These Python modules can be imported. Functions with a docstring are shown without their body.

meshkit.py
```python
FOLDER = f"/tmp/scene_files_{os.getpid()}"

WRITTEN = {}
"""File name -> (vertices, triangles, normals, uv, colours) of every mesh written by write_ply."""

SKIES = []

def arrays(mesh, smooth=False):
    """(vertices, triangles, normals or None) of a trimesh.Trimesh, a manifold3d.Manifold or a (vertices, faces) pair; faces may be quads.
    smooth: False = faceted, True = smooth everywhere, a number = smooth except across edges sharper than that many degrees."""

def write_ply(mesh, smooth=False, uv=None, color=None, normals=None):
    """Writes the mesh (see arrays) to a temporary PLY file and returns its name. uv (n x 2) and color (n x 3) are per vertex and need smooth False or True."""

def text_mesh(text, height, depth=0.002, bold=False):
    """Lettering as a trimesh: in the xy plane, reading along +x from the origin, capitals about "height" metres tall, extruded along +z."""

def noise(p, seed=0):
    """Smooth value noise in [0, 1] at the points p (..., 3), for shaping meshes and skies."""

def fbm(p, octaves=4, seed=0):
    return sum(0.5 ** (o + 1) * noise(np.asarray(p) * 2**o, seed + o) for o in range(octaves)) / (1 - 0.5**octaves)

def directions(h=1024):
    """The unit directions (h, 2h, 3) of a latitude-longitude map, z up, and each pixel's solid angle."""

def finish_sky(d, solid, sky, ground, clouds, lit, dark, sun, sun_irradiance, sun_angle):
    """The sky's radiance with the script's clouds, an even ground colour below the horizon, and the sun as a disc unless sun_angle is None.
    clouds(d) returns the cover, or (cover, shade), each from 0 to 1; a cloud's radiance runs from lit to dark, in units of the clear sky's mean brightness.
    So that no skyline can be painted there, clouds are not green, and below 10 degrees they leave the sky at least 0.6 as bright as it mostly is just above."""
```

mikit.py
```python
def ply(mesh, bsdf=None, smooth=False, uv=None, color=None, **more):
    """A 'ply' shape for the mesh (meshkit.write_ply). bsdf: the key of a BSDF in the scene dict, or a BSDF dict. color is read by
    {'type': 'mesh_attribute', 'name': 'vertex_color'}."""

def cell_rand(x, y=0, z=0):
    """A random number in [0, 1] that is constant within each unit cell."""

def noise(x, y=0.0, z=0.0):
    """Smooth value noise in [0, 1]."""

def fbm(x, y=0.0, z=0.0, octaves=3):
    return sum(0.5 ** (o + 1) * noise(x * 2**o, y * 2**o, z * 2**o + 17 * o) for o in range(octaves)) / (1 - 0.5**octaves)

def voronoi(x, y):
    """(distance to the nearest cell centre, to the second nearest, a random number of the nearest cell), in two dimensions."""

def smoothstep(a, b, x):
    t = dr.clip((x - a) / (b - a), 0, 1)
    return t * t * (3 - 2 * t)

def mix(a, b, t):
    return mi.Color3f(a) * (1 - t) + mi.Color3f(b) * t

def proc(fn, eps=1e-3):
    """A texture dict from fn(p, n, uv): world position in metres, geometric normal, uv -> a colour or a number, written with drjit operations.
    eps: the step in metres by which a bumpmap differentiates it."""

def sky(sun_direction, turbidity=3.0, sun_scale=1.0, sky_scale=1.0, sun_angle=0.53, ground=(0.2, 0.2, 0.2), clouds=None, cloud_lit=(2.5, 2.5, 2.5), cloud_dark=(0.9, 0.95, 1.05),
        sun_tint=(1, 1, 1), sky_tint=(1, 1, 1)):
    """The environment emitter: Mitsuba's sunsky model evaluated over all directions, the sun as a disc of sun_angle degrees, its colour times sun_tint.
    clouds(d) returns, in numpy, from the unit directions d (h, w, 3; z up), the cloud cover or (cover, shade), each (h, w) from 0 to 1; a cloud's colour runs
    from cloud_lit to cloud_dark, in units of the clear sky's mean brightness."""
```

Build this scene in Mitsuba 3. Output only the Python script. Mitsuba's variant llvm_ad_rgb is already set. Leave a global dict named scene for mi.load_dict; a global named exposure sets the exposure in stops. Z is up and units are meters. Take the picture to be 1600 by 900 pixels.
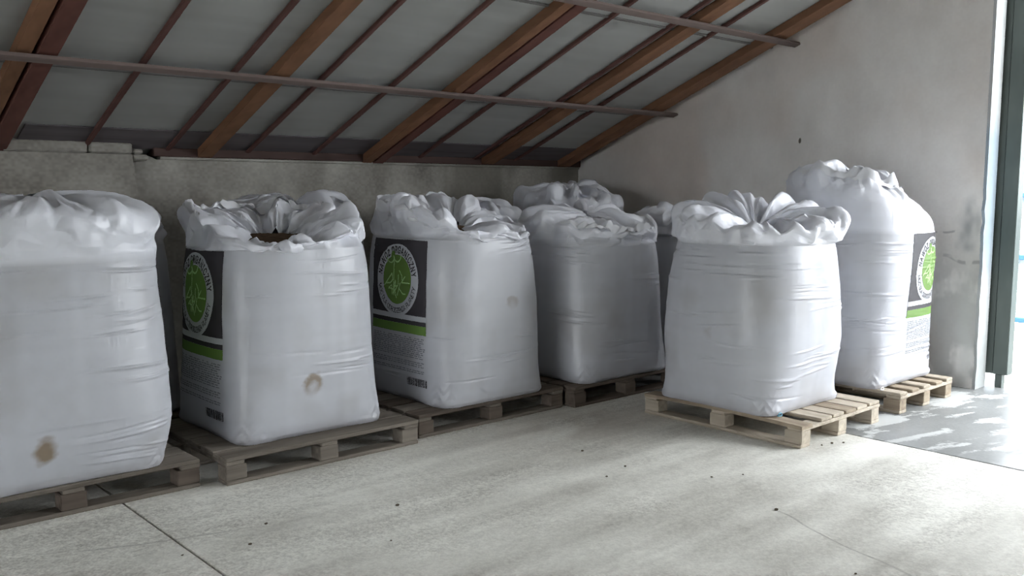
import math, random
import numpy as np, trimesh, drjit as dr, mitsuba as mi, mikit, meshkit
from scipy.interpolate import CubicSpline, PchipInterpolator, LinearNDInterpolator
from shapely.geometry import Polygon, LineString, Point, box as sbox
from mikit import ply, proc, noise, fbm, voronoi, cell_rand, smoothstep, mix

scene, labels = {}, {}
T = mi.ScalarTransform4f
rad = math.radians

# ------------------------------------------------------------------ camera, sky, exposure
exposure = 5.85
CAM_H, YAW, PITCH, ROLL, FPX = 1.5, rad(42.1), rad(6.145), rad(0.155), 1435.0
fw = np.array([math.sin(YAW)*math.cos(PITCH), math.cos(YAW)*math.cos(PITCH), -math.sin(PITCH)])
rt = np.array([math.cos(YAW), -math.sin(YAW), 0.0]); up = np.cross(rt, fw)
rt, up = rt*math.cos(ROLL)+up*math.sin(ROLL), -rt*math.sin(ROLL)+up*math.cos(ROLL)
M = np.eye(4); M[:3, 0], M[:3, 1], M[:3, 2], M[:3, 3] = -rt, up, fw, [0, 0, CAM_H]
scene['camera'] = {'type': 'perspective', 'fov': math.degrees(2*math.atan(800/FPX)), 'fov_axis': 'x',
                   'near_clip': 0.05, 'far_clip': 500.0, 'to_world': T(M.tolist())}

def overcast(d):
    n = meshkit.fbm(d*[2.2, 2.2, 5.0], 4, 5)
    return np.ones(d.shape[:2]), np.clip((n-0.35)*0.9, 0, 0.5)
scene['sky'] = mikit.sky((0.5, -0.6, 0.6), turbidity=4.0, sun_scale=0.0, sky_scale=1.0, ground=(0.3, 0.3, 0.3), clouds=overcast,
                         cloud_lit=(1.9, 1.98, 2.05), cloud_dark=(1.1, 1.16, 1.22))

# ------------------------------------------------------------------ helpers
def numbered(name):
    if name not in USED: USED.add(name); return name
    k = 1
    while f'{name}_{k:03d}' in USED: k += 1
    USED.add(f'{name}_{k:03d}'); return f'{name}_{k:03d}'
USED = set()
def put(name, shape, parent=None, label=None, **tag):
    key = numbered(f'{parent}__{name}' if parent else name)
    scene[key] = shape
    if label: tag['label'] = label
    if tag: labels[key] = tag
    return key
def thing(name, label, cat, group=None):
    key = numbered(name); labels[key] = {'label': label, 'category': cat}
    if group: labels[key]['group'] = group
    return key
def cbox(sx, sy, sz, c=0.004):
    """A box centred at the origin with chamfered edges."""
    h = np.array([sx, sy, sz])/2; pts = []
    for a in (-1, 1):
        for b in (-1, 1):
            for d in (-1, 1):
                s = np.array([a, b, d])
                for k in range(3):
                    q = h-c; q = q.copy(); q[k] = h[k]; pts.append(s*q)
    return trimesh.convex.convex_hull(np.array(pts))
def box_at(x0, x1, y0, y1, z0, z1, c=0.0):
    m = cbox(x1-x0, y1-y0, z1-z0, c) if c else trimesh.creation.box((x1-x0, y1-y0, z1-z0))
    m.apply_translation(((x0+x1)/2, (y0+y1)/2, (z0+z1)/2)); return m
def prism(poly, axis, a, b):
    """Extrudes a polygon; axis 'x': polygon in (y, z); axis 'y': polygon in (x, z); axis 'z': polygon in (x, y)."""
    p = poly if isinstance(poly, Polygon) else Polygon(poly)
    m = trimesh.creation.extrude_polygon(p, b-a, engine='earcut'); v = m.vertices
    if axis == 'x': m.vertices = np.c_[v[:, 2]+a, v[:, 0], v[:, 1]]
    elif axis == 'y': m.vertices = np.c_[v[:, 0], v[:, 2]+a, v[:, 1]]
    else: m.vertices = v+[0, 0, a]
    m.fix_normals(); return m
def rgb(*c): return {'type': 'rgb', 'value': [float(x) for x in c]}
def bsdf(key, base, rough=0.7, spec=0.3, two=True, bump=None, bscale=1.0, **kw):
    b = {'type': 'principled', 'base_color': base if isinstance(base, dict) else rgb(*base), 'roughness': rough, 'specular': spec, **kw}
    if bump is not None: b = {'type': 'bumpmap', 'nested': {'type': 'texture', **bump} if False else bump, 'bsdf': b, 'scale': bscale}
    scene[key] = {'type': 'twosided', 'bsdf': b} if two else b
    return key

def tube(pts, r, k=6):
    pts = np.asarray(pts, float); tg = np.gradient(pts, axis=0); tg /= np.linalg.norm(tg, axis=1, keepdims=True)+1e-9
    a = np.cross(tg, [0.1, 0.2, 1.0]); a /= np.linalg.norm(a, axis=1, keepdims=True)+1e-9; b = np.cross(tg, a)
    an = np.arange(k)*2*np.pi/k; v = pts[:, None]+r*(np.cos(an)[None, :, None]*a[:, None]+np.sin(an)[None, :, None]*b[:, None])
    n = len(pts); i, j = np.meshgrid(np.arange(n-1), np.arange(k), indexing='ij')
    q = np.stack([i*k+j, i*k+(j+1) % k, (i+1)*k+(j+1) % k, (i+1)*k+j], -1).reshape(-1, 4)
    return v.reshape(-1, 3), q

# ------------------------------------------------------------------ materials
def plaster(p, n, uv):
    h = p.x*0.8+p.y
    big = fbm(h*0.7, p.z*0.9, 3.1, octaves=4); sm = fbm(h*4.0, p.z*3.0, 9.0, octaves=4); fine = noise(h*60, p.z*60, 1)
    t = 0.62+0.5*(big-0.5)+0.30*(sm-0.5)+0.08*(fine-0.5)
    c = mix((0.15, 0.136, 0.118), (0.50, 0.49, 0.445), dr.clip(2.6*(t-0.62)+0.50, 0, 1))
    st = smoothstep(0.50, 0.72, fbm(h*3.3+5, p.z*0.7, 4.0, octaves=4))
    c = mix(c, mi.Color3f(0.16, 0.15, 0.125), 0.65*st)
    return c
bsdf('mat_plaster', proc(plaster), 0.9, 0.15, bump=proc(lambda p, n, uv: 0.004*fbm((p.x+p.y)*9, p.z*9, 2., octaves=4)+0.0012*noise((p.x+p.y)*90, p.z*90)))
def plaster_gable(p, n, uv):
    big = fbm(p.y*0.8, p.z*0.8, 7.1, octaves=4); sm = fbm(p.y*5, p.z*3.2, 2.0, octaves=4); fine = noise(p.y*70, p.z*70, 4)
    c = mix((0.58, 0.55, 0.525), (0.85, 0.84, 0.82), dr.clip(0.55+0.9*(big-0.5)+0.55*(sm-0.5)+0.10*(fine-0.5), 0, 1))
    c = mix(c, c*mi.Color3f(0.93, 0.84, 0.79), smoothstep(0.5, 0.7, fbm(p.y*0.9+4, p.z*0.9, 5., octaves=3))*0.7)
    low = smoothstep(1.35, 0.7, p.z)*smoothstep(3.9, 3.2, p.y)                          # grime low by the gate
    c = mix(c, mi.Color3f(0.27, 0.275, 0.265), 0.55*low*smoothstep(0.35, 0.6, fbm(p.y*6, p.z*4, 3., octaves=4)))
    dk = smoothstep(0.26, 0.05, dr.sqrt(dr.square((p.y-2.83)*1.7)+dr.square((p.z-1.22)*0.75))+0.10*noise(p.y*25, p.z*14, 8.))
    c = mix(c, mi.Color3f(0.14, 0.165, 0.175), 0.6*dk)
    pale = smoothstep(0.10, 0.0, dr.abs(p.y-2.78-0.05*noise(p.z*7, 1., 2.)))*smoothstep(1.0, 0.4, p.z)
    c = mix(c, mi.Color3f(0.55, 0.57, 0.55), 0.5*pale)
    scr = smoothstep(0.012, 0.004, dr.abs(p.z-1.17-0.03*noise(p.y*9, 3.)))*smoothstep(3.25, 3.1, p.y)*smoothstep(2.85, 2.95, p.y)
    scr = dr.maximum(scr, smoothstep(0.02, 0.006, dr.abs(p.z-0.95-0.06*noise(p.y*7, 6.)))*smoothstep(3.2, 3.0, p.y))
    return mix(c, mi.Color3f(0.2, 0.2, 0.2), 0.5*scr*smoothstep(0.35, 0.6, noise(p.y*22, p.z*22, 5.)))
bsdf('mat_gable', proc(plaster_gable), 0.9, 0.15, bump=proc(lambda p, n, uv: 0.003*fbm(p.y*9, p.z*9, 2., octaves=4)+0.0008*noise(p.y*80, p.z*80)))
def jamb(p, n, uv):
    t = fbm(p.x*8, p.z*2.2, 3.0, octaves=4)
    c = mix((0.40, 0.415, 0.415), (0.52, 0.535, 0.54), t)
    blue = smoothstep(2.05, 1.85, p.z+0.25*(t-0.5))*smoothstep(0.75, 1.15, p.z+0.5*(t-0.5))
    c = mix(c, mi.Color3f(0.27, 0.34, 0.40), 0.8*blue)
    return mix(c, mi.Color3f(0.30, 0.315, 0.305), 0.7*smoothstep(0.8, 0.2, p.z+0.5*(t-0.5)))
bsdf('mat_jamb', proc(jamb), 0.8, 0.2, bump=proc(lambda p, n, uv: 0.004*fbm(p.x*14, p.z*10, 2., octaves=3)))
def concrete(p, n, uv):
    big = fbm(p.x*0.55, p.y*0.8, 1.7, octaves=4); mid = fbm(p.x*3.0+0.8*big, p.y*4.5, 5.0, octaves=5); fine = noise(p.x*150, p.y*150, 2); f2 = noise(p.x*62, p.y*62, 7)
    drag = fbm(p.x*0.7+0.5*big, p.y*8.5+0.8*noise(p.x*0.8, p.y*0.8), 4.0, octaves=4)    # marks dragged along the row
    rough = smoothstep(0.42, 0.66, fbm(p.x*0.9, p.y*2.2, 12.0, octaves=4))
    t = 0.60+0.6*(big-0.5)+0.65*(mid-0.5)+0.65*(drag-0.5)+(0.18+0.30*rough)*(fine-0.5)+(0.16+0.24*rough)*(f2-0.5)
    c = mix((0.32, 0.305, 0.268), (0.78, 0.772, 0.715), dr.clip(t, 0, 1))
    br = dr.exp(-dr.square((p.x-4.25)/0.8)-dr.square((p.y-3.95)/0.42))*smoothstep(0.2, 0.6, mid+0.4*(big-0.5))   # brown spill dust plus painted-in bag shadow by the pallets
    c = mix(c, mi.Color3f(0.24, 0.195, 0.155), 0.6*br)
    w1 = 0.10*(fbm(p.x*2.2, p.y*2.2, 3., octaves=3)-0.5)                                 # hairline cracks
    l1 = dr.abs((p.x-CRK[0][0])*CRK[0][3]-(p.y-CRK[0][1])*CRK[0][2]+w1); a1 = (p.x-CRK[0][0])*CRK[0][2]+(p.y-CRK[0][1])*CRK[0][3]
    k1 = smoothstep(0.010, 0.002, l1)*smoothstep(-0.02, 0.03, a1)*smoothstep(1.75, 1.2, a1)
    l2 = dr.abs((p.x-CRK[1][0])*CRK[1][3]-(p.y-CRK[1][1])*CRK[1][2]+w1); a2 = (p.x-CRK[1][0])*CRK[1][2]+(p.y-CRK[1][1])*CRK[1][3]
    k2 = smoothstep(0.012, 0.003, l2)*smoothstep(-0.02, 0.03, a2)*smoothstep(0.75, 0.5, a2)
    return mix(c, mi.Color3f(0.17, 0.16, 0.14), dr.maximum(0.55*k1, 0.5*k2)*(0.4+0.6*f2))
def gp(px, py):
    d = rt*(px-800)/FPX-up*(py-450)/FPX+fw; t = -CAM_H/d[2]; return d[:2]*t
def line(a, b):
    a, b = gp(*a), gp(*b); d = (b-a)/np.linalg.norm(b-a); return float(a[0]), float(a[1]), float(d[0]), float(d[1])
CRK = [line((1208, 795), (1420, 898)), line((120, 862), (262, 843))]
def concrete_wet(p, n, uv):
    t = fbm(p.x*3.6+0.8*fbm(p.x*5, p.y*5), p.y*9.5+p.x*2.0, 3.0, octaves=5)
    fine = noise(p.x*90, p.y*90, 2)
    c = mix((0.15, 0.155, 0.155), (0.29, 0.295, 0.29), fbm(p.x*1.2, p.y*1.4, 2.0, octaves=4)+0.15*(fine-0.5))
    return mix(c, mi.Color3f(0.50, 0.51, 0.50), 0.75*smoothstep(0.52, 0.66, t+0.06*(fine-0.5)))
def wet_rough(p, n, uv):
    t = fbm(p.x*3.6+0.8*fbm(p.x*5, p.y*5), p.y*9.5+p.x*2.0, 3.0, octaves=5)
    return 0.34+0.4*smoothstep(0.48, 0.66, t)
fb = proc(lambda p, n, uv: 0.0035*fbm(p.x*7, p.y*7, 2., octaves=4)+0.0022*noise(p.x*55, p.y*55, 3.)*noise(p.x*13, p.y*13, 1.)+0.0010*noise(p.x*130, p.y*130, 2.))
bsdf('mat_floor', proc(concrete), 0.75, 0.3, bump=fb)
bsdf('mat_floor_wet', proc(concrete_wet), proc(wet_rough), 0.3, bump=proc(lambda p, n, uv: 0.0022*fbm(p.x*7, p.y*9, 2., octaves=4)))
bsdf('mat_gloom', proc(lambda p, n, uv: mix((0.15, 0.145, 0.135), (0.24, 0.235, 0.22), fbm((p.x+p.y)*0.8, p.z, 2., octaves=4))), 0.9, 0.1)
bsdf('mat_joint', (0.12, 0.112, 0.095), 0.9, 0.1)
bsdf('mat_yard', proc(lambda p, n, uv: mix((0.33, 0.325, 0.31), (0.46, 0.455, 0.435), fbm(p.x*1.1, p.y*1.6, 2., octaves=5))), 0.9, 0.2)
def membrane(p, n, uv):
    t = fbm(p.x*0.8, p.y*2.2, 2.0, octaves=4); s = fbm(p.x*1.2, p.y*14, 6.0, octaves=3)
    return mix((0.27, 0.275, 0.26), (0.39, 0.395, 0.385), dr.clip(0.5+0.6*(t-0.5)+0.4*(s-0.5), 0, 1))
bsdf('mat_membrane', proc(membrane), 0.7, 0.25, bump=proc(lambda p, n, uv: 0.012*fbm(p.x*2.2, p.y*7, 2., octaves=3)))
def wood(axis, lo, hi, sc=1.0):
    def fn(p, n, uv):
        a, b = (p.x, p.y) if axis == 'x' else (p.y, p.x)
        if axis == 'r': a, b = p.y, p.x
        g = fbm(a*1.6*sc, b*38*sc+2.2*noise(a*1.1, b*5), p.z*38*sc, octaves=4); k = fbm(a*3.0, b*9, p.z*9, octaves=3); w = noise(a*0.6, b*7.3, p.z*3)
        return mix(lo, hi, dr.clip(0.5+0.75*(g-0.5)+0.55*(k-0.5)+0.5*(w-0.5), 0, 1))
    return proc(fn)
def wbump(axis):
    def fn(p, n, uv):
        a, b = (p.x, p.y) if axis == 'x' else (p.y, p.x)
        return 0.0025*fbm(a*3, b*70, p.z*70, octaves=3)
    return proc(fn)
WB = {'x': wbump('x'), 'y': wbump('y')}
bsdf('wood_grey_x', wood('x', (0.075, 0.062, 0.050), (0.25, 0.222, 0.188)), 0.85, 0.2, bump=WB['x'])
bsdf('wood_grey_y', wood('y', (0.075, 0.062, 0.050), (0.25, 0.222, 0.188)), 0.85, 0.2, bump=WB['y'])
bsdf('wood_dark_x', wood('x', (0.055, 0.043, 0.035), (0.17, 0.138, 0.112)), 0.85, 0.2, bump=WB['x'])
bsdf('wood_pale_y', wood('y', (0.22, 0.18, 0.135), (0.56, 0.50, 0.41)), 0.8, 0.25, bump=WB['y'])
bsdf('wood_pale_x', wood('x', (0.22, 0.18, 0.135), (0.56, 0.50, 0.41)), 0.8, 0.25, bump=WB['x'])
bsdf('wood_tan_y', wood('y', (0.16, 0.12, 0.085), (0.44, 0.37, 0.28)), 0.8, 0.25, bump=WB['y'])
bsdf('timber_brown', wood('y', (0.13, 0.066, 0.038), (0.25, 0.130, 0.074), 0.6), 0.7, 0.3)
bsdf('timber_dark', wood('y', (0.085, 0.036, 0.030), (0.15, 0.066, 0.052), 0.6), 0.6, 0.3)
bsdf('timber_plate', wood('x', (0.045, 0.026, 0.022), (0.09, 0.052, 0.044), 0.6), 0.7, 0.3)
bsdf('timber_batten', wood('y', (0.085, 0.040, 0.036), (0.14, 0.070, 0.060), 0.6), 0.7, 0.3)
bsdf('timber_purlin', wood('x', (0.115, 0.088, 0.080), (0.21, 0.165, 0.15), 0.6), 0.8, 0.2)
bsdf('mat_eaves', wood('x', (0.085, 0.075, 0.080), (0.16, 0.145, 0.15), 0.4), 0.8, 0.2)
bsdf('mat_seam', (0.16, 0.155, 0.15), 0.8, 0.2)
bsdf('mat_green_steel', proc(lambda p, n, uv: mix((0.075, 0.095, 0.088), (0.13, 0.155, 0.145), fbm((p.x+p.y)*9, p.z*2.5, 1., octaves=4))), 0.5, 0.4)
bsdf('mat_fence', proc(lambda p, n, uv: mix((0.27, 0.33, 0.36), (0.34, 0.39, 0.42), fbm(p.x*2, p.z*1.5, p.y*2, octaves=3))), 0.5, 0.4)
bsdf('mat_fence_rail', (0.05, 0.15, 0.30), 0.5, 0.4)
weave = proc(lambda p, n, uv: 0.0007*(noise(uv.x*150, uv.y*10, 1.)+noise(uv.x*10, uv.y*150, 5.)))
bsdf('mat_fabric', {'type': 'mesh_attribute', 'name': 'vertex_color'}, 0.36, 0.55, bump=weave)
bsdf('mat_ink_black', (0.042, 0.038, 0.043), 0.5, 0.4)
bsdf('mat_ink_white', (0.47, 0.48, 0.505), 0.5, 0.4)
bsdf('mat_ink_green', (0.125, 0.225, 0.05), 0.5, 0.4)
bsdf('mat_ink_lime', (0.38, 0.58, 0.25), 0.5, 0.4)
bsdf('mat_ink_grey', (0.22, 0.23, 0.25), 0.55, 0.4)
bsdf('mat_soil', proc(lambda p, n, uv: mix((0.035, 0.024, 0.016), (0.11, 0.075, 0.05), fbm(p.x*40, p.y*40, p.z*40, octaves=3))), 0.95, 0.1)
bsdf('mat_crumb', (0.10, 0.085, 0.065), 0.95, 0.1)
bsdf('mat_cord', (0.10, 0.28, 0.38), 0.6, 0.3)
bsdf('mat_tag', (0.8, 0.8, 0.8), 0.6, 0.3)

# ------------------------------------------------------------------ the setting
XW, YB, YG, GH = 7.19, 6.90, 2.74, 3.30          # gable wall inside face, back wall, gate jamb, gate height
XL, YF, WT = -9.0, -6.9, 0.18
TAN = math.tan(rad(22.05)); ZE = 1.795; ZR = ZE+TAN*YB
def roof_z(y): return ZE+TAN*(YB-abs(y))
# floor: a sub-base seen only in the joints, and slabs
fl = put('floor', ply(box_at(XL, 7.4, YF-0.2, YB+0.2, -0.30, -0.012), 'mat_joint'), kind='structure', label='pale concrete floor cast in slabs with narrow joints')
JX = [-9.0, -6.08, -2.30, 1.478, 5.27, 7.4]; JY = [-7.0, -0.6, 7.0]
for i in range(5):
    for j in range(2):
        wet = i == 4
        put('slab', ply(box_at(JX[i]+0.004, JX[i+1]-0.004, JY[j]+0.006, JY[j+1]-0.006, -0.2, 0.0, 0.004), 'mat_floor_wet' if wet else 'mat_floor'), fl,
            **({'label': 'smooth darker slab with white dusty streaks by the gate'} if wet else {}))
# back wall: low masonry wall with a ragged raised course at its left end
wb = put('wall_back', ply(prism([(XL, -0.1), (XW, -0.1), (XW, 1.712), (2.66, 1.712), (2.60, 1.74), (XL, 1.74)], 'y', YB, YB+0.22), 'mat_plaster'), kind='structure', label='low stained plaster wall under the eaves')
YP = 6.80
put('pier', ply(prism([(XL, -0.1), (2.44, -0.1), (2.44, 1.2), (2.47, 1.45), (2.45, 1.742), (XL, 1.742)], 'y', YP, YB+0.05), 'mat_plaster'), wb)
for x0, x1, z1 in ((-0.5, 0.42, 1.825), (0.428, 1.05, 1.828), (1.058, 1.60, 1.823), (1.608, 2.145, 1.828), (2.157, 2.455, 1.822), (2.46, 2.53, 1.78)):
    put('block', ply(box_at(x0, x1, YP, YB+0.02, 1.745, z1, 0.012), 'mat_plaster'), wb)
put('block', ply(box_at(2.453, 2.57, YP+0.01, YB+0.02, 1.70, 1.743, 0.012), 'mat_plaster'), wb)
put('wall_plate', ply(box_at(2.63, XW, YB-0.035, YB+0.12, 1.735, 1.80, 0.004), 'timber_plate'), wb, label='dark timber plate along the top of the wall')
put('mortar_strip', ply(box_at(2.68, XW, YB-0.02, YB+0.05, 1.7125, 1.7345, 0.004), 'mat_plaster'), wb)
# gable wall with the gate opening
gp = Polygon([(YF, -0.1), (YB+0.2, -0.1), (YB+0.2, ZE-0.02), (0, ZR+0.03), (YF, ZE-0.02)]).difference(sbox(-YG, -1, YG, GH))
wr = put('wall_right', ply(prism(gp, 'x', XW, XW+WT), 'mat_gable'), kind='structure', label='tall grey plastered gable wall with the gate opening')
jz = np.linspace(0, GH, 40); rj = np.random.default_rng(4)
jp = Polygon(np.r_[np.c_[XW-0.004+0.006*rj.standard_normal(40)*(jz < 1.6), jz], [[XW+WT, GH], [XW+WT, 0]]])
put('jamb', ply(prism(jp, 'y', YG-0.02, YG+0.002), 'mat_jamb'), wr, label='whitewashed edge of the gate opening')
hole = trimesh.creation.icosphere(2, 0.018); hole.apply_scale((0.15, 0.7, 1.3)); hole.apply_translation((XW-0.001, 4.27, 1.92))
put('plug_hole', ply(hole, 'mat_joint', smooth=True), wr, label='small dark hole in the plaster')
gl = Polygon([(YF, -0.1), (YB+0.2, -0.1), (YB+0.2, ZE), (0, ZR), (YF, ZE)]).difference(sbox(-2.9, -1, 2.6, 2.9))  # unseen opening added to brighten the gable wall and shaded bag sides
put('wall_left', ply(prism(gl, 'x', XL-0.2, XL), 'mat_gloom'), kind='structure', label='far gable wall with an added opening for fill light')
put('wall_front', ply(box_at(XL, XW, YF-0.2, YF, -0.1, ZE), 'mat_gloom'), kind='structure', label='front wall')
# roof
ce = put('ceiling', ply(prism([(YB+0.3, ZE-TAN*0.3+0.002), (0, ZR), (YF-0.3, ZE-TAN*0.3), (YF-0.3, ZE-TAN*0.3+0.09), (0, ZR+0.09), (YB+0.3, ZE-TAN*0.3+0.09)], 'x', XL-0.2, XW+0.3), 'mat_membrane'),
         kind='structure', label='sloping roof lined with pale sheeting between dark timbers')
CS, SN = math.cos(rad(22.05)), math.sin(rad(22.05))
def on_slope(x0, x1, s0, s1, d0, d1, c=0.004):
    """A box under the near slope: x range, y range measured horizontally, depth range below the sheeting."""
    m = cbox(x1-x0, (s1-s0)/CS, d1-d0, c)
    R = trimesh.transformations.rotation_matrix(-rad(22.05), (1, 0, 0)); m.apply_transform(R)
    ym = (s0+s1)/2; m.apply_translation(((x0+x1)/2, ym-SN*(d0+d1)/2, roof_z(ym)-CS*(d0+d1)/2)); return m
for x0, x1, d, mat in ((1.42, 1.505, 0.065, 'timber_brown'), (1.525, 1.635, 0.075, 'timber_dark'), (2.965, 3.085, 0.065, 'timber_brown'), (4.45, 4.545, 0.072, 'timber_brown'),
                       (4.56, 4.665, 0.075, 'timber_dark'), (5.80, 5.96, 0.062, 'timber_brown'), (6.84, 7.03, 0.065, 'timber_brown'), (0.06, 0.17, 0.07, 'timber_brown'), (-1.5, -1.3, 0.07, 'timber_dark'), (-2.9, -2.8, 0.07, 'timber_brown')):
    put('rafter', ply(on_slope(x0, x1, 0.2, YB+0.02, 0.001, d), mat), ce)
for x in (-0.9, -0.3, 0.33, 0.93, 2.148, 2.738, 3.377, 3.970, 5.063, 5.715, 6.245):
    put('batten', ply(on_slope(x-0.017, x+0.017, 0.2, YB-0.02, 0.001, 0.028, 0.003), 'timber_batten'), ce)
for y, in ((5.645,), (4.36,), (3.05,), (1.75,)):
    put('purlin', ply(on_slope(XL, XW-0.005, y-0.028, y+0.028, 0.088, 0.112, 0.003), 'timber_purlin'), ce)
    put('seam_lath', ply(on_slope(XL, XW-0.005, y+0.20, y+0.222, 0.0005, 0.012, 0.003), 'mat_seam'), ce)
put('eaves_board', ply(on_slope(1.7, XW-0.01, 6.60, YB-0.001, 0.0008, 0.010, 0.003), 'mat_eaves'), ce, label='dark board closing the eaves')
# yard outside the gate
yd = put('yard_ground', ply(box_at(7.38, 40, -25, 30, -0.30, -0.06), 'mat_joint'), kind='structure', label='pale concrete yard outside the gate')
for i in range(6):
    for j in range(7):
        x0, y0 = 7.4+3.0*i, -12+3.0*j
        put('slab', ply(box_at(x0+0.01, x0+2.99, y0+0.01, y0+2.99, -0.2, -0.03, 0.004), 'mat_yard'), yd)

put('yard_ground', ply(box_at(-40, XL-0.2, -25, 30, -0.30, -0.03), 'mat_yard'), kind='structure', label='pale concrete yard beyond the added far opening')
# ------------------------------------------------------------------ gate leaf and fence
gt = thing('gate_leaf', 'dark green steel gate leaf standing at the edge of the gate opening', 'gate')
put('frame', ply(box_at(7.40, 7.50, 2.575, 2.68, 0.10, 3.6, 0.004), 'mat_green_steel'), gt)
put('sheet', ply(box_at(7.41, 7.445, 2.685, 4.9, 0.10, 3.6, 0.003), 'mat_green_steel'), gt)
put('guide_post', ply(box_at(7.41, 7.47, 2.615, 2.665, -0.03, 0.098, 0.003), 'mat_green_steel'), gt)
fc = thing('yard_fence', 'pale blue sheet metal fence with blue rails across the yard', 'fence')
FXX = 11.2
rib = lambda y0, y1: prism([(FXX+0.02*(k % 4 in (1, 2)), y0+(y1-y0)*k/24) for k in range(25)]+[(FXX+0.045, y1), (FXX+0.045, y0)], 'z', 0.02, 1.44)
fm = rib(0, 1.18); fsh = ply(fm, 'mat_fence')
for k in range(12): put('panel', {**fsh, 'to_world': T().translate([0, -4+1.2*k, 0])}, fc)
for z in (0.04, 0.75, 1.45): put('rail', ply(box_at(FXX-0.05, FXX-0.002, -4.05, 10.4, z-0.025, z+0.025, 0.004), 'mat_fence_rail'), fc)
for k in range(5): put('post', ply(box_at(FXX+0.05, FXX+0.11, -3.9+3.4*k, -3.84+3.4*k, -0.03, 1.48, 0.004), 'mat_fence_rail'), fc)

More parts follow.
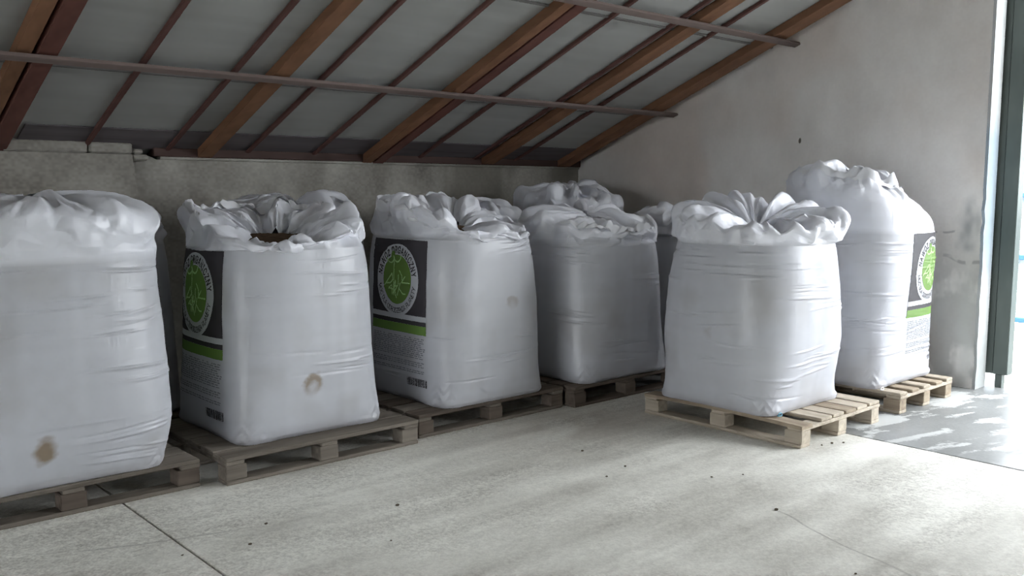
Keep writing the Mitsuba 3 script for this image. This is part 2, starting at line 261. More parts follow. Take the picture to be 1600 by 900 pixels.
# ------------------------------------------------------------------ pallets
LIB = {}
def piece(sx, sy, sz, mat, c=0.004, bend=0.0):
    k = (sx, sy, sz, mat, bend)
    if k not in LIB:
        if bend:
            m = trimesh.creation.box((sx, sy, sz)).subdivide().subdivide().subdivide(); v = m.vertices
            L = max(sx, sy); a = v[:, 0 if sx > sy else 1]/L*2
            m.vertices = v+np.c_[0*a, 0*a, -bend*a*a]
        else: m = cbox(sx, sy, sz, c)
        LIB[k] = ply(m, mat)
    return LIB[k]
def pallet(x0, y0, W, D, along, boards, mats, label, rng, group=None, bends=()):
    """along: the axis that deck boards run along; boards: (start, width) across it."""
    t = thing('pallet', label, 'pallet', group)
    deck, blockm, low = mats
    L, A = (W, D) if along == 'x' else (D, W)
    def at(u, v, z, shape, name):                     # u along boards, v across
        x, y = (u, v) if along == 'x' else (v, u)
        j = rng.uniform(-0.002, 0.002, 2)
        put(name, {**shape, 'to_world': T().translate([x0+x+float(j[0]), y0+y+float(j[1]), z])}, t)
    def sh(u, v, z, m, **k): return piece(u, v, z, m, **k) if along == 'x' else piece(v, u, z, m, **k)
    for i, (s, w) in enumerate(boards):
        at(L/2, s+w/2, 0.133, sh(L-0.004*(i % 3), w, 0.0215, deck[i % len(deck)], bend=(bends[i] if i < len(bends) else 0)), 'deck_board')
    for u in (0.05, L/2, L-0.05): at(u, A/2, 0.1112, sh(0.10, A-0.006, 0.0215, low), 'cross_board')
    for u in (0.06, L/2, L-0.06):
        for v in (0.055, A/2, A-0.055): at(u, v, 0.0608, sh(0.115, 0.10, 0.0785, blockm), 'block')
    for v in (0.055, A/2, A-0.055): at(L/2, v, 0.0108, sh(L-0.006, 0.105, 0.0212, low), 'bottom_board')
    return t
rng = np.random.default_rng(11)
def even(n, A, w): return [(i*(A-w)/(n-1), w) for i in range(n)]
GX, DK, PL, TN = 'wood_grey_x', 'wood_dark_x', 'wood_pale_y', 'wood_tan_y'
pallet(0.66, 4.40, 1.20, 0.96, 'x', even(6, 0.96, 0.142), ([GX], 'wood_dark_x', GX), 'grey weathered pallet under the leftmost big bag at the picture edge', rng)
pallet(1.955, 4.31, 1.20, 0.98, 'x', even(6, 0.98, 0.15), ([GX], GX, GX), 'grey weathered pallet under the bag with the brown arch-shaped stain', rng)
pallet(3.21, 4.385, 1.235, 0.96, 'x', even(6, 0.96, 0.14), ([DK, GX], DK, GX), 'dark weathered pallet under the bag with a fully readable round print', rng)
pallet(4.48, 4.31, 1.18, 0.98, 'x', even(7, 0.98, 0.12), ([DK], DK, DK), 'dark pallet in the shade under the bag in front of the wall corner', rng)
pallet(4.742, 2.737, 0.957, 1.178, 'y', [(0, 0.115), (0.225, 0.128), (0.370, 0.128), (0.515, 0.128), (0.662, 0.128), (0.822, 0.135)], (['wood_tan_y', PL, PL], PL, PL),
       'pale pallet with six deck boards standing alone in front, its corner towards the viewer', rng, bends=(0.010,))
pallet(5.985, 2.737, 0.83, 1.17, 'y', even(5, 0.83, 0.105), ([PL, TN], TN, PL), 'pale pallet nearest to the gate, five spaced boards sticking out', rng)
REAR = [(1.78, 5.86), (3.22, 5.88), (4.72, 5.88), (6.05, 5.90)]
for (x, y), nm in zip(REAR, ('in the gap between the two leftmost front bags', 'behind the bag with the arch-shaped stain', 'behind the bag with the fully readable round print', 'in the back corner of the walls')):
    pallet(x-0.6, y-0.46, 1.20, 0.92, 'x', even(6, 0.92, 0.13), ([DK], DK, DK), f'dark pallet under the back-row bag {nm}', rng)
pallet(5.78, 4.42, 1.2, 0.92, 'x', even(6, 0.92, 0.13), ([DK], DK, DK), 'dark pallet hidden in the shade behind the free-standing bag', rng)

# ------------------------------------------------------------------ bags
PHI_N = 340
def per(spec, ph):
    """A number, or [(degrees, value), ...] interpolated smoothly around the bag."""
    if np.isscalar(spec): return np.full_like(ph, float(spec))
    a = sorted((d % 360, v) for d, v in spec)
    x = np.array([p[0] for p in a]+[a[0][0]+360]); y = np.array([p[1] for p in a]+[a[0][1]], float)
    f = PchipInterpolator(np.r_[x[:-1]-360, x[:-1], x[:-1]+360, x[0]+720], np.r_[y[:-1], y[:-1], y[:-1], y[0]])
    return f(np.degrees(ph) % 360)
def tri(x): return 2*np.abs(2*(x-np.floor(x+0.5)))-1          # -1..1 with sharp creases
def crumple(P, rng, f=4.0, n=5):
    """Sharp-creased folds like those of crushed sheeting."""
    Q = P+0.10*np.stack([meshkit.fbm(P*3+k*7.7, 2, k+3)-0.5 for k in range(3)], -1)
    out = 0
    for i in range(n):
        d = rng.normal(size=3); d /= np.linalg.norm(d); s = f*(0.6+0.5*i)
        m = np.clip(2.2*meshkit.noise(P*2.2+i*5.1, 40+i)-0.45, 0, 1)
        out = out+tri(Q@d*s+rng.random())*m/(0.6+0.5*i)
    return out/2.0
def sup(ph, hx, hy, n): return (np.abs(np.cos(ph)/hx)**n+np.abs(np.sin(ph)/hy)**n)**(-1/n)

def bag(label, group, c, hx, hy, zs, rings, seed, prof=None, nexp=None, lean=(0, 0), stains=(), panel=None, creases=60, fold=(9, 14), crum=0.012, crest=0.042, fmask=1.0, ws=0.0, tie=None, flaps=(), N=PHI_N, nb=240, nt=120, fill=None, rot=0.0, tone=1.0, cmax=0.0065):
    t = thing('bulk_bag', label, 'bag', group)
    rng = np.random.default_rng(seed)
    ph = np.linspace(0, 2*np.pi, N, endpoint=False)
    Z0 = 0.1445
    prof = prof or [(0, .93), (.03, .98), (.12, 1.0), (.5, 1.01), (.85, 1.0), (1, .97)]
    nexp = nexp or [(0, 9), (.12, 5.6), (.4, 3.9), (.8, 3.2), (1, 2.9)]
    fp = PchipInterpolator(*zip(*prof)); fn = PchipInterpolator(*zip(*nexp))
    tt = np.r_[0, 0, np.linspace(0, 1, nb)**1.0]
    rows = []
    zshift = 0
    for k, tv in enumerate(tt):
        s = fp(tv)*(0.02 if k == 0 else 0.97 if k == 1 else 1)
        r = sup(ph, hx, hy, fn(tv))*s
        z = Z0+tv*(zs-Z0)
        rows.append(np.stack([r*np.cos(ph)+lean[0]*tv, r*np.sin(ph)+lean[1]*tv, np.full(N, z)], -1))
    body = np.array(rows)
    # top: rings from the shoulder inwards
    K = len(rings); W = np.linspace(0, 1, K+1)
    rs = sup(ph, hx, hy, fn(1.0))*fp(1.0); r2 = sup(ph, hx, hy, 2.3)*fp(1.0)
    cx = [np.full(N, lean[0])]; cy = [np.full(N, lean[1])]; R = [rs]; Zr = [np.full(N, zs)]; FA = [0.0]
    for i, rg in enumerate(rings):
        rho, z, fa = rg[:3]; sx, sy = rg[3] if len(rg) > 3 else (0, 0)
        b = (i+1)/K; R.append((rs*(1-b)+r2*b)*per(rho, ph)); Zr.append(per(z, ph)); FA.append(fa)
        cx.append(np.full(N, lean[0]+sx)); cy.append(np.full(N, lean[1]+sy))
    w = np.linspace(0, 1, nt+1)[1:]
    pc = lambda a: PchipInterpolator(W, np.array(a))(w)
    Rw, Zw, FW = CubicSpline(W, np.array(R))(w), CubicSpline(W, np.array(Zr))(w), PchipInterpolator(W, FA)(w)[:, None]
    Rw = np.maximum(Rw, 0.012)
    g = np.zeros((nt, N))
    for i, m in enumerate(fold):
        wob = 0.5*np.interp(np.degrees(ph), np.linspace(0, 360, 13), np.r_[(q := rng.random(12)), q[0]])
        g += tri(m*ph[None]/(2*np.pi)+wob[None]+0.25*(i+1)*w[:, None]*rng.uniform(-1, 1)+rng.random())/(1+0.45*i)
    g *= FW
    top = np.stack([(Rw+0.5*g)*np.cos(ph)+pc(cx), (Rw+0.5*g)*np.sin(ph)+pc(cy), Zw+0.75*g], -1)
    P = np.concatenate([body, top]); nB = len(body)
    def normals(P):
        du = np.roll(P, -1, 1)-np.roll(P, 1, 1); dv = np.gradient(P, axis=0)
        n = np.cross(du, dv); return n/(np.linalg.norm(n, axis=-1, keepdims=True)+1e-9)
    n = normals(P); n[:2] = [0, 0, -1]
    # crumpled top
    ramp = np.r_[np.zeros(nB), np.clip(w/0.12, 0, 1)][:, None]
    off = crum*crumple(P*1.0+seed*3.3, rng)*np.r_[np.zeros(nB), np.clip((w-ws)/0.12, 0, 1)][:, None]
    # facets: sheeting crushed into flat pieces with sharp edges between them
    arcp = np.linspace(0, 3.4, N, endpoint=False)[None]+0*w[:, None]; Wp = 0*arcp+w[:, None]*0.75
    def facets(sx, sy, skew=0.0):
        nx, ny = int(round(3.4/sx)), int(round(0.75/sy))+2
        gx, gy = np.meshgrid(np.arange(nx)*3.4/nx, (np.arange(ny)-0.5)*sy)
        gx = gx+rng.uniform(-.48, .48, gx.shape)*sx+(np.arange(ny)%2*0.5*sx)[:, None]; gy = gy+rng.uniform(-.48, .48, gy.shape)*sy
        h = rng.uniform(-1, 1, gx.shape); q = np.c_[gx.ravel(), gy.ravel()/sy*sx]; hh = h.ravel()
        q = np.concatenate([q-[3.4, 0], q, q+[3.4, 0]]); hh = np.tile(hh, 3)
        return LinearNDInterpolator(q, hh, fill_value=0.0)(np.c_[arcp.ravel(), Wp.ravel()/sy*sx]).reshape(nt, N)
    off[nB:] += crest*(facets(.13, .20)+0.45*facets(.07, .10))*np.clip((w-ws)/0.10, 0, 1)[:, None]*np.clip(per(fmask, ph), 0, 9)[None]
    # body: slow bulges and tight sideways creases
    tb = np.clip((P[..., 2]-Z0)/(zs-Z0), 0, 1.2); bm = np.clip(tb/0.06, 0, 1)*(1-ramp)
    off += 0.028*(meshkit.fbm(P*[2.6, 2.6, 2.2]+seed*9.1, 3, seed)-0.5)*bm
    arc = np.cumsum(np.r_[0, np.linalg.norm(np.diff(body[nb//2], axis=0), axis=1)]); tot = arc[-1]+np.linalg.norm(body[nb//2, 0]-body[nb//2, -1])
    zz = P[..., 2]
    for _ in range(creases//3):                        # in bundles of a few parallel creases
        S0 = rng.random()*tot; Z1 = zs-0.01-(zs-0.22)*rng.random()**1.7; sl0, cu0 = rng.normal(0, 0.05), rng.normal(0, 0.10)
        for _ in range(rng.integers(1, 5)):
            s0, z0 = S0+rng.normal(0, .06), Z1+rng.normal(0, .03); Lc = rng.uniform(0.08, 0.36); a = rng.uniform(0.25, 1)*cmax*rng.choice([1, 1, -1]); wd = rng.uniform(0.0045, 0.008)
            sl, cu = sl0+rng.normal(0, 0.012), cu0
            ds = (arc-s0+tot/2) % tot-tot/2
            e = np.exp(-((zz-z0-sl*ds-cu*ds*ds)/wd)**2)*np.clip(1-np.abs(ds/Lc)**2, 0, 1)**1.5
            off += a*e*(1-ramp)*bm
    # pinched corners at the foot
    cr = np.abs(np.cos(2*(ph-np.pi/4)))[None]**24
    off += 0.006*cr*tri(zz*16+0.4*np.sin(ph*40)[None])*np.clip(1-tb/0.16, 0, 1)*np.clip(tb/0.02, 0, 1)
    off += 0.016*np.abs(np.cos(2*(ph-np.pi/4)))[None]**10*np.clip(1-tb/0.05, 0, 1)*(tb > 0)
    off[:2] = 0
    P = P+n*off[..., None]
    P[2:, :, 2] = np.maximum(P[2:, :, 2], Z0); P[:2, :, 2] = Z0
    n = normals(P); n[:2] = [0, 0, -1]
    uv = np.stack([np.broadcast_to(arc, P.shape[:2]), P[..., 2]], -1)
    # colour: whitish weave with faint streaks, dirt and stains
    st = meshkit.noise(np.stack([uv[..., 0]*22, uv[..., 1]*1.2, 0*zz+seed], -1), 3)-0.5
    s2 = meshkit.noise(np.stack([uv[..., 0]*1.5, uv[..., 1]*30, 0*zz+seed], -1), 4)-0.5
    dirt = np.clip((meshkit.fbm(P*[3, 3, 2.4]+seed*4.4, 4, 21)-0.50)*2.6, 0, 1)*(1-0.7*ramp)
    val = tone*(1+0.05*st+0.035*s2)
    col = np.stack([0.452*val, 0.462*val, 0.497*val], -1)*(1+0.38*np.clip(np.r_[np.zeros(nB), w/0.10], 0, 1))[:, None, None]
    col = col*(1-dirt[..., None]*[0.20, 0.23, 0.28])
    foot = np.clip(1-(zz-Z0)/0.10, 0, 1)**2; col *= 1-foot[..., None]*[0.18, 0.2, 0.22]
    cosr, sinr = math.cos(rot), math.sin(rot)
    P = np.stack([c[0]+P[..., 0]*cosr-P[..., 1]*sinr, c[1]+P[..., 0]*sinr+P[..., 1]*cosr, P[..., 2]], -1)
    n = np.stack([n[..., 0]*cosr-n[..., 1]*sinr, n[..., 0]*sinr+n[..., 1]*cosr, n[..., 2]], -1)
    for (sx, sy, sz, rx, rz, k, kind) in stains:
        d = np.stack([(P[..., 0]-sx)/rx, (P[..., 1]-sy)/rx, (P[..., 2]-sz)/rz], -1)
        d = np.linalg.norm(d, axis=-1)+0.7*(meshkit.fbm(P*30, 3, 9)-0.5)
        m = np.clip(1.3-d, 0, 1) if kind == 'spot' else np.clip(1-np.abs(d-0.8)*2.4, 0, 1)*np.clip(0.55+0.75*(P[..., 2]-sz)/rz, 0, 1)+0.22*np.clip(1-d, 0, 1)*(P[..., 2] > sz-rz)
        m = (k*np.clip(m*1.6, 0, 1))[..., None]; col = col*(1-m)+m*np.array([0.20, 0.145, 0.085])
    def emit(r0, r1, name, lab=None):
        nr = r1-r0; idx = np.arange(nr*N).reshape(nr, N); a, b = idx[:-1], idx[1:]
        q = np.stack([a, np.roll(a, -1, 1), np.roll(b, -1, 1), b], -1).reshape(-1, 4)
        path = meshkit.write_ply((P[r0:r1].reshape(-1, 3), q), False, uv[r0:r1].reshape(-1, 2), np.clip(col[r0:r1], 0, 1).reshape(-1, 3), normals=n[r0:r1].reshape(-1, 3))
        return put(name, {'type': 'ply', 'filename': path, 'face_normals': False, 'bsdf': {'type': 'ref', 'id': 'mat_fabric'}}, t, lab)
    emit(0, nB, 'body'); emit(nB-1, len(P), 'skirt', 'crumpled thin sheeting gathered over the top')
    if fill:
        fxo, fyo, fz, fr = fill
        m = trimesh.creation.icosphere(4, 1.0); v = m.vertices*[fr, fr, 0.07]
        v[:, 2] += 0.03*(meshkit.fbm(v*14, 3, 8)-0.5); m.vertices = v+[c[0]+fxo, c[1]+fyo, fz]
        put('fill', ply(m, 'mat_soil', smooth=True), t, 'dark brown fertilizer showing in the open mouth')
    for (f0, w0, f1, w1, wd, lift) in flaps:            # folded strips of the sheeting lying over the mouth
        nu, nv = 60, 12; U, V = np.meshgrid(np.linspace(0, 1, nu), np.linspace(-1, 1, nv))
        fa = rad(f0)+(rad(f1)-rad(f0))*U; wa = np.clip(w0+(w1-w0)*U+wd*V*(1-0.35*np.abs(2*U-1)**3)+0.04*(meshkit.fbm(np.stack([U*4, 0*U, V*0+seed], -1), 3, 5)-0.5), 0.02, 0.97)
        ci = (fa % (2*np.pi))/(2*np.pi)*N; ri = nB+wa*(nt-1); i0 = np.floor(ci).astype(int) % N; j0 = np.minimum(np.floor(ri).astype(int), len(P)-2); a, b = (ci-np.floor(ci))[..., None], (ri-j0)[..., None]
        G = lambda A: (A[j0, i0]*(1-a)+A[j0, (i0+1) % N]*a)*(1-b)+(A[j0+1, i0]*(1-a)+A[j0+1, (i0+1) % N]*a)*b
        q = G(P); q = q*0.55+0.45*q.mean(0, keepdims=True)*[1, 1, 0]+0.45*q*[0, 0, 1]
        hh = lift*(1-np.abs(2*U-1)**4)*(0.55+0.45*(1-V**2))+0.022*tri(U*5+0.35*V+rng.random())*(1-np.abs(2*U-1)**2)+0.010*tri(U*13-0.6*V)
        q = q+np.stack([0*hh, 0*hh, hh], -1); idx = np.arange(nu*nv).reshape(nv, nu); qd = np.stack([idx[:-1, :-1], idx[:-1, 1:], idx[1:, 1:], idx[1:, :-1]], -1).reshape(-1, 4)
        m = trimesh.Trimesh(q.reshape(-1, 3), np.vstack([qd[:, [0, 1, 2]], qd[:, [0, 2, 3]]]), process=False)
        put('flap', ply(m, 'mat_fabric', smooth=True, color=np.full((nu*nv, 3), [0.66, 0.67, 0.70])), t, 'folded strip of sheeting lying over the top')
    if tie:
        tx, ty, tm = tie
        a = np.linspace(0, 2*np.pi, 13); pts = np.c_[tx+0.022*np.cos(a), ty-0.004+0.004*np.sin(2*a), Z0+0.012+0.009*np.sin(a)]
        put('tie_loop', ply(tube(pts, 0.0035), tm, smooth=True), t, 'small cord loop at the foot corner')
    if panel: printed(t, P, n, arc, tot, nb, Z0, zs, panel)
    return t

# ---- flat print laid on the cloth: 2D artwork in metres, bent onto the bag's own surface
def printed(t, P, n, arc, tot, nb, Z0, zs, pan):
    s_start, sgn, z_top = pan                          # arc position of the artwork's left edge; z of its top edge
    N = P.shape[1]
    def lay(mesh, off):
        v = mesh.vertices
        s = (s_start+v[:, 0]) % tot; col = np.interp(s, np.r_[arc, tot], np.arange(N+1)); row = 2+np.clip((v[:, 1]+z_top-Z0)/(zs-Z0), 0, 1)*(nb-1)
        i0, j0 = np.floor(col).astype(int), np.minimum(np.floor(row).astype(int), len(P)-2); a, b = (col-i0)[:, None], (row-j0)[:, None]
        g = lambda A: (A[j0, i0 % N]*(1-a)+A[j0, (i0+1) % N]*a)*(1-b)+(A[j0+1, i0 % N]*(1-a)+A[j0+1, (i0+1) % N]*a)*b
        return trimesh.Trimesh(g(P)+g(n)*(off+v[:, 2:3]), mesh.faces, process=False)
    def flat(poly, size=0.014):
        polys = getattr(poly, 'geoms', [poly]); ms = []
        for q in polys:
            v, f = trimesh.creation.triangulate_polygon(q, engine='earcut'); v = np.c_[v, np.zeros(len(v))]
            v, f = trimesh.remesh.subdivide_to_size(v, f, size, max_iter=12); ms.append(trimesh.Trimesh(v, f, process=False))
        return trimesh.util.concatenate(ms)
    W_ = 0.60
    def grid(poly, h=0.010):                           # big areas: clipped grid cells stay even
        x0, y0, x1, y1 = poly.bounds; xs = np.arange(x0, x1+h, h); ys = np.arange(y0, y1+h, h); xs[-1], ys[-1] = x1, y1
        X, Y = np.meshgrid(xs, ys); nx, ny = len(xs), len(ys); idx = np.arange(nx*ny).reshape(ny, nx)
        q = np.stack([idx[:-1, :-1], idx[:-1, 1:], idx[1:, 1:], idx[1:, :-1]], -1).reshape(-1, 4)
        return trimesh.Trimesh(np.c_[X.ravel(), Y.ravel(), 0*X.ravel()], np.vstack([q[:, [0, 1, 2]], q[:, [0, 2, 3]]]), process=False)
    def add(name, mesh, mat, off, par, lab=None):
        return put(name, ply(lay(mesh, off), mat, smooth=True), par, lab)
    k = add('printed_panel', trimesh.util.concatenate([grid(sbox(0, -0.475, W_, 0)), grid(sbox(0, -0.535, W_, -0.508))]), 'mat_ink_black', 0.0022, t, 'black printed field with a round emblem')
    cx, cy = 0.30, -0.26
    add('ring', flat(Point(cx, cy).buffer(0.232, 40)), 'mat_ink_white', 0.0040, k)
    add('disc', flat(Point(cx+0.005, cy+0.004).buffer(0.158, 40)), 'mat_ink_green', 0.0056, k)
    add('stripe', grid(sbox(0, -0.508, W_, -0.4755)), 'mat_ink_white', 0.0022, k)
    add('green_stripe', grid(sbox(0, -0.592, W_, -0.5355)), 'mat_ink_green', 0.0022, k)
    # lettering round the ring
    def arc_text(txt, r, h, a0, a1, flip, bold):
        wid, ms = [], []
        for ch in txt:
            if ch == ' ': wid.append(h*0.35); ms.append(None); continue
            m = meshkit.text_mesh(ch, h, 0.0004, bold); wid.append(m.bounds[1][0]-m.bounds[0][0]); m.apply_translation((-(m.bounds[0][0]+m.bounds[1][0])/2, 0, 0)); ms.append(m)
        wid = np.array(wid)+h*0.13; pos = np.cumsum(wid)-wid/2; out = []
        for m, p in zip(ms, pos/wid.sum()):
            if m is None: continue
            a = rad(a0+(a1-a0)*p); v = m.vertices.copy()
            sx = abs(rad(a1-a0))*r/wid.sum(); v[:, 0] *= min(1.25, max(0.6, sx))
            ang = a-np.pi/2 if not flip else a+np.pi/2
            ca, sa = math.cos(ang), math.sin(ang); rr = r
            m.vertices = np.c_[cx+rr*math.cos(a)+v[:, 0]*ca-v[:, 1]*sa, cy+rr*math.sin(a)+v[:, 0]*sa+v[:, 1]*ca, v[:, 2]]; out.append(m)
        return trimesh.util.concatenate(out)
    add('lettering', arc_text('NAWÓZ ORGANICZNY', 0.172, 0.044, 172, 8, False, True), 'mat_ink_black', 0.0056, k)
    add('lettering', arc_text('MOC DLA ODRODZENIA PLANETY', 0.213, 0.034, 190, 350, True, False), 'mat_ink_black', 0.0056, k)
    # hand-drawn script and sprout in the disc
    S = 0.158
    strokes = [[(-.17, .80), (-.17, -.55)], [(-.85, -.25), (-.32, .25), (-.23, .0), (-.43, -.15), (-.77, -.17)], [(-.15, -.22), (-.04, -.03), (-.02, -.19), (-.15, -.28)],
               [(.23, .39), (.43, .19), (.47, -.06)], [(.17, .22), (.17, -.17)], [(.64, .17), (.42, -.08), (.62, -.08), (.96, -.08)], [(-.55, -.39), (-.32, -.22), (-.26, -.61)], [(-.47, -.36), (-.17, -.39)],
               [(-.13, -.61), (-.09, -.28), (.13, -.22), (-.06, -.44), (.06, -.72)], [(.32, -.11), (.13, -.61)], [(.25, -.33), (.51, -.53), (.68, -.53)]]
    g = [LineString([(cx+x*S, cy+y*S) for x, y in s]).buffer(0.0042, 3) for s in strokes]
    for (x, y, r, a0, a1) in ((-.42, .95, .26, 200, 350), (.05, 1.0, .26, 190, 350)):
        g.append(LineString([(cx+(x+r*math.cos(rad(a)))*S, cy+(y+r*math.sin(rad(a)))*S) for a in np.linspace(a0, a1, 9)]).buffer(0.005, 3))
    add('script', trimesh.util.concatenate([flat(q, 0.02) for q in g]), 'mat_ink_lime', 0.0072, k)
    leaf = Polygon([(cx+(x)*S, cy+y*S) for x, y in ((-.20, .82), (-.40, .95), (-.38, 1.12), (-.26, 1.20), (-.14, 1.10), (-.12, .92))])
    add('leaf', flat(leaf), 'mat_ink_green', 0.0064, k)
    # small print and bar code
    r = np.random.default_rng(5); lines = []; y = -0.622
    while y > -0.845:
        x = 0.02; dense = r.random() < 0.7
        if r.random() < 0.12: y -= 0.016; continue
        while x < W_-0.02:
            wl = r.uniform(0.015, 0.05)
            if x+wl > W_-0.01: break
            lines.append(flat(sbox(x, y, x+wl, y+r.uniform(0.005, 0.0075)), 0.05)); x += wl+r.uniform(0.005, 0.012 if dense else 0.04)
        y -= 0.0125
    add('small_print', trimesh.util.concatenate(lines), 'mat_ink_grey', 0.0022, k, 'rows of small grey print')
    x = W_-0.20; bars = []
    while x < W_-0.005:
        wb_ = r.choice([0.003, 0.005, 0.008]); bars.append(flat(sbox(x, -0.925, x+wb_, -0.875), 0.05)); x += wb_+r.choice([0.003, 0.005, 0.008])
    add('bar_code', trimesh.util.concatenate(bars), 'mat_ink_black', 0.0022, k)

FR, BK = '', None
# arc position of a label on the -X face: the outline starts at +X and runs counter-clockwise, so the -X face runs from its back edge to its front edge
def left_face(hx, hy, gap, width=0.60):
    """s of the label's back edge when its front edge lies gap from the bag's front, on the -X face."""
    ph = np.linspace(0, 2*np.pi, 4000); r = sup(ph, hx, hy, 4.0); x, y = r*np.cos(ph), r*np.sin(ph)
    s = np.r_[0, np.cumsum(np.hypot(np.diff(x), np.diff(y)))]; m = (x < 0) & (np.abs(ph-np.pi) < 0.8)
    return float(np.interp(-(hy-gap), -y[m][::1], s[m]) if False else s[m][np.argmin(np.abs(y[m]+(hy-gap)))])-width
def right_face(hx, hy, gap):
    ph = np.linspace(-np.pi/4-.2, np.pi/4, 2000); r = sup(ph, hx, hy, 4.0); x, y = r*np.cos(ph), r*np.sin(ph)
    s = np.r_[0, np.cumsum(np.hypot(np.diff(x), np.diff(y)))]; s = s-np.interp(0, ph, s)
    return float(s[np.argmin(np.abs(y+(hy-gap)))])
def front_face(hx, hy, gap):
    ph = np.linspace(0, 2*np.pi, 4000); r = sup(ph, hx, hy, 4.0); x, y = r*np.cos(ph), r*np.sin(ph)
    s = np.r_[0, np.cumsum(np.hypot(np.diff(x), np.diff(y)))]; m = (y < 0) & (np.abs(ph-1.5*np.pi) < 0.8)
    return float(s[m][np.argmin(np.abs(x[m]-(gap-hx)))])

# leftmost, cut by the picture edge
bag('tall white bulk bag cut by the left picture edge, brown spot near its foot', None, (1.255, 4.83), 0.505, 0.48, 1.16,
    [(1.02, 1.24, .003), (1.035, [(256, 1.34), (346, 1.31), (76, 1.34), (166, 1.33)], .005), (.93, [(256, 1.415), (300, 1.42), (346, 1.39), (76, 1.43), (180, 1.36)], .008), (.55, [(256, 1.465), (340, 1.46), (180, 1.40)], .012), (.06, 1.45, .01)], 1, crest=.028, crum=.008, ws=.10, panel=(right_face(.505, .48, .15), 1, 1.16),
    prof=[(0, .86), (.05, .93), (.3, 1.05), (.6, 1.05), (.9, 1.03), (1, 1.03)], stains=[(1.13, 4.35, .335, .045, .06, .9, 'spot')], creases=150)
bag('white bulk bag with brown arch-shaped stain and gaping top, round print on shaded side', None, (2.555, 4.88), 0.475, 0.455, 1.17,
    [(1.015, [(240, 1.19), (330, 1.26), (60, 1.26), (150, 1.25)], .006), (.99, [(235, 1.195), (275, 1.20), (300, 1.24), (330, 1.33), (60, 1.38), (150, 1.37), (190, 1.31)], .02),
     (.78, [(240, 1.19), (330, 1.31), (60, 1.39), (150, 1.36)], .04), (.5, [(240, 1.17), (330, 1.24), (60, 1.36), (150, 1.31)], .05), (.28, [(240, 1.15), (60, 1.24)], .03)], 2,
    fill=(0.03, 0.02, 1.17, 0.30), stains=[(2.52, 4.44, .42, .055, .075, .8, 'arch')], panel=(left_face(.475, .455, .19), 1, 1.178), flaps=((175, .42, 20, .50, .09, .03),))
bag('white bulk bag with a fully readable round print and a bulging rim over it', None, (3.84, 4.87), 0.445, 0.52, 1.19,
    [(1.02, [(190, 1.26), (235, 1.24), (290, 1.2), (60, 1.27)], .006), ([(190, 1.05), (290, .99), (60, 1.0)], [(150, 1.40), (195, 1.38), (225, 1.30), (250, 1.23), (290, 1.22), (330, 1.26), (60, 1.41)], .015),
     (.85, [(150, 1.44), (190, 1.43), (225, 1.36), (250, 1.23), (290, 1.22), (330, 1.28), (60, 1.44)], .03), (.5, [(150, 1.38), (240, 1.2), (330, 1.27), (60, 1.38)], .045), (.25, [(240, 1.18), (60, 1.25)], .03)], 3,
    fill=(0.0, 0.0, 1.19, 0.25), stains=[(3.93, 4.37, .77, .05, .05, .35, 'arch')], panel=(left_face(.445, .52, .19), 1, 1.178), creases=80, flaps=((205, .33, 30, .42, .09, .03),), nexp=[(0, 9), (.12, 5.8), (.4, 4.3), (.8, 3.5), (1, 3.1)])
bag('white bulk bag in the shade before the wall corner, plain, crumpled flat top', None, (5.055, 4.76), 0.50, 0.46, 1.10,
    [(1.02, [(190, 1.20), (300, 1.15), (60, 1.2)], .006), ([(190, .98), (318, 1.04), (60, .98)], [(190, 1.27), (240, 1.2), (300, 1.19), (330, 1.25), (60, 1.3)], .015), (.78, [(190, 1.30), (240, 1.25), (300, 1.22), (60, 1.34)], .04), (.4, [(230, 1.28), (60, 1.35)], .045), (.05, 1.30, .02)], 4, creases=60, flaps=((200, .40, 340, .45, .09, .025),))
bag('white bulk bag standing alone in front on a pale pallet, puffed gathered rim', None, (5.165, 3.375), 0.475, 0.46, 1.165,
    [(1.075, [(228, 1.22), (48, 1.27)], .008), (1.06, [(228, 1.275), (318, 1.33), (345, 1.36), (48, 1.43), (138, 1.34)], .02), (.82, [(228, 1.285), (318, 1.36), (48, 1.45), (138, 1.36)], .045), (.42, [(228, 1.27), (318, 1.33), (48, 1.38), (138, 1.31)], .055), (.05, 1.24, .02)], 5,
    prof=[(0, .90), (.03, .935), (.12, .97), (.25, 1.025), (.45, 1.075), (.7, 1.065), (.88, 1.04), (1, 1.0)], lean=(.015, 0), nexp=[(0, 9), (.1, 5), (.3, 3.4), (.7, 2.8), (1, 2.5)], stains=[(4.71, 3.35, .62, .05, .06, .35, 'spot')], creases=150, fold=(11, 17, 23), crest=.030, tie=(4.82, 2.935, 'mat_cord'))
bag('white bulk bag nearest the gate with a tall hump on top and bright print', None, (6.395, 3.33), 0.472, 0.455, 1.20,
    [([(153, 1.0), (243, .99), (333, .965), (63, .99)], [(243, 1.29), (300, 1.28), (333, 1.27), (63, 1.3), (153, 1.36)], .001), ([(153, .96), (243, .93), (333, .80), (63, .95)], [(243, 1.41), (300, 1.36), (333, 1.305), (63, 1.42), (153, 1.53)], .004), ([(153, .82), (243, .72), (333, .50), (63, .75)], [(243, 1.53), (333, 1.42), (63, 1.55), (153, 1.63)], .025, (-.05, 0)),
     (.42, [(243, 1.62), (333, 1.57), (63, 1.66), (153, 1.68)], .03, (-.09, 0)), (.05, 1.60, .02, (-.09, 0))], 6, panel=(front_face(.472, .455, .40), 1, 1.20), creases=190, crest=.026, crum=.010, ws=.36, prof=[(0, .93), (.03, .98), (.12, 1.0), (.5, 1.03), (.85, 1.06), (1, 1.06)], lean=(.045, 0), tie=(5.99, 2.872, 'mat_tag'), flaps=((140, .60, 345, .56, .07, .035),))
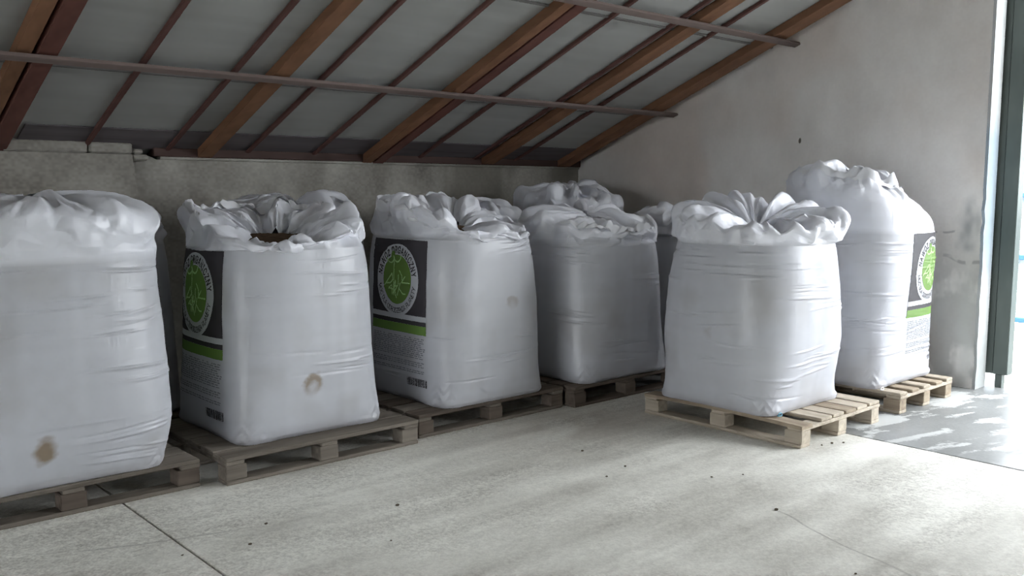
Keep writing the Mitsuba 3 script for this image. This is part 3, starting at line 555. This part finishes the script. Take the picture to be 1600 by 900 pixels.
# back row, partly hidden
RL = ['white back-row bulk bag seen in the gap between the two leftmost front bags', 'white back-row bulk bag, crumpled top showing behind the bag with arch-shaped stain',
      'white back-row bulk bag, low top behind the bag with the fully readable print', 'white bulk bag in the back corner, high crumpled heap on top']
for i, (x, y) in enumerate(REAR):
    h = [0, .02, 0, .10][i]
    bag(RL[i], None, (x, y), 0.46, 0.44, 1.16, [(1.02, 1.24, .01), ([(0, .98), (120, 1.02), (240, .98)], [(30, 1.33+h), (120, 1.36+h), (240, 1.30+h)], .03), (.75, 1.37+h, .05), (.4, 1.38+h*1.3, .05), (.05, 1.33+h*1.3, .02)], 20+i, N=220, nb=60, nt=70, creases=20, crest=0.055)
bag('white back-row bulk bag half hidden by the free-standing bag', None, (6.36, 4.87), 0.45, 0.43, 1.12, [(1.02, 1.18, .01), (.98, 1.25, .03), (.75, 1.30, .05), (.4, 1.31, .05), (.05, 1.27, .02)], 30, N=220, nb=60, nt=70, creases=20, crest=0.055)

# ------------------------------------------------------------------ small things
def ray(px, py):
    d = rt*(px-800)/FPX-up*(py-450)/FPX+fw; return d

CR = trimesh.creation.icosphere(1, 1.0)
CRL = ['dark crumb on the floor before the second pallet, lower of the two there', 'dark crumb on the floor before the second pallet, upper of the two there',
       'tiny dark crumb on the floor just right of the slab joint at lower left', 'dark crumb on bare floor below the meeting of the second and third pallets',
       'tiny dark crumb near the bottom middle, below another larger crumb', 'dark crumb left of the free-standing pallet, nearest of a slanting row of three',
       'dark crumb left of the free-standing pallet, right one of a slanting row of three', 'dark crumb below the free-standing pallet, right one of a close pair',
       'dark crumb below the free-standing pallet, left one of a close pair', 'dark crumb beside the front corner of the free-standing pallet, middle of three',
       'dark crumb beside the front corner of the free-standing pallet, rightmost of three', 'dark crumb beside the front corner of the free-standing pallet, leftmost of three',
       'largest dark crumb, lying where the hairline crack begins', 'dark crumb left of the free-standing pallet, farthest of a slanting row of three', 'dark crumb at the very bottom edge of the picture']
for k, (px, py, w_, lab) in enumerate(((391, 851, 9, None), (416, 819, 8, None), (285, 868, 6, None), (621, 790, 9, None), (611, 845, 5, None), (948, 745, 6, None), (977, 729, 6, None),
                                       (1161, 742, 5, None), (1112, 746, 6, None), (1300, 693, 7, None), (1318, 692, 6, None), (1284, 696, 5, None), (1213, 797, 10, None), (910, 705, 7, None), (1337, 897, 7, None))):
    d = ray(px, py); tt_ = -CAM_H/d[2]; q = np.array([0, 0, CAM_H])+d*tt_; rr = 0.36*w_*tt_/FPX
    m = CR.copy(); v = m.vertices*(1+0.5*(meshkit.noise(m.vertices*1.7+k*3, k)[:, None]-0.5)); m.vertices = v*[rr, rr*0.8, rr*0.5]+[q[0], q[1], rr*0.36]
    key = put('crumb', ply(m, 'mat_crumb'))
    labels[key] = {'label': CRL[k], 'category': 'crumb', 'group': 'crumbs scattered on the floor'}
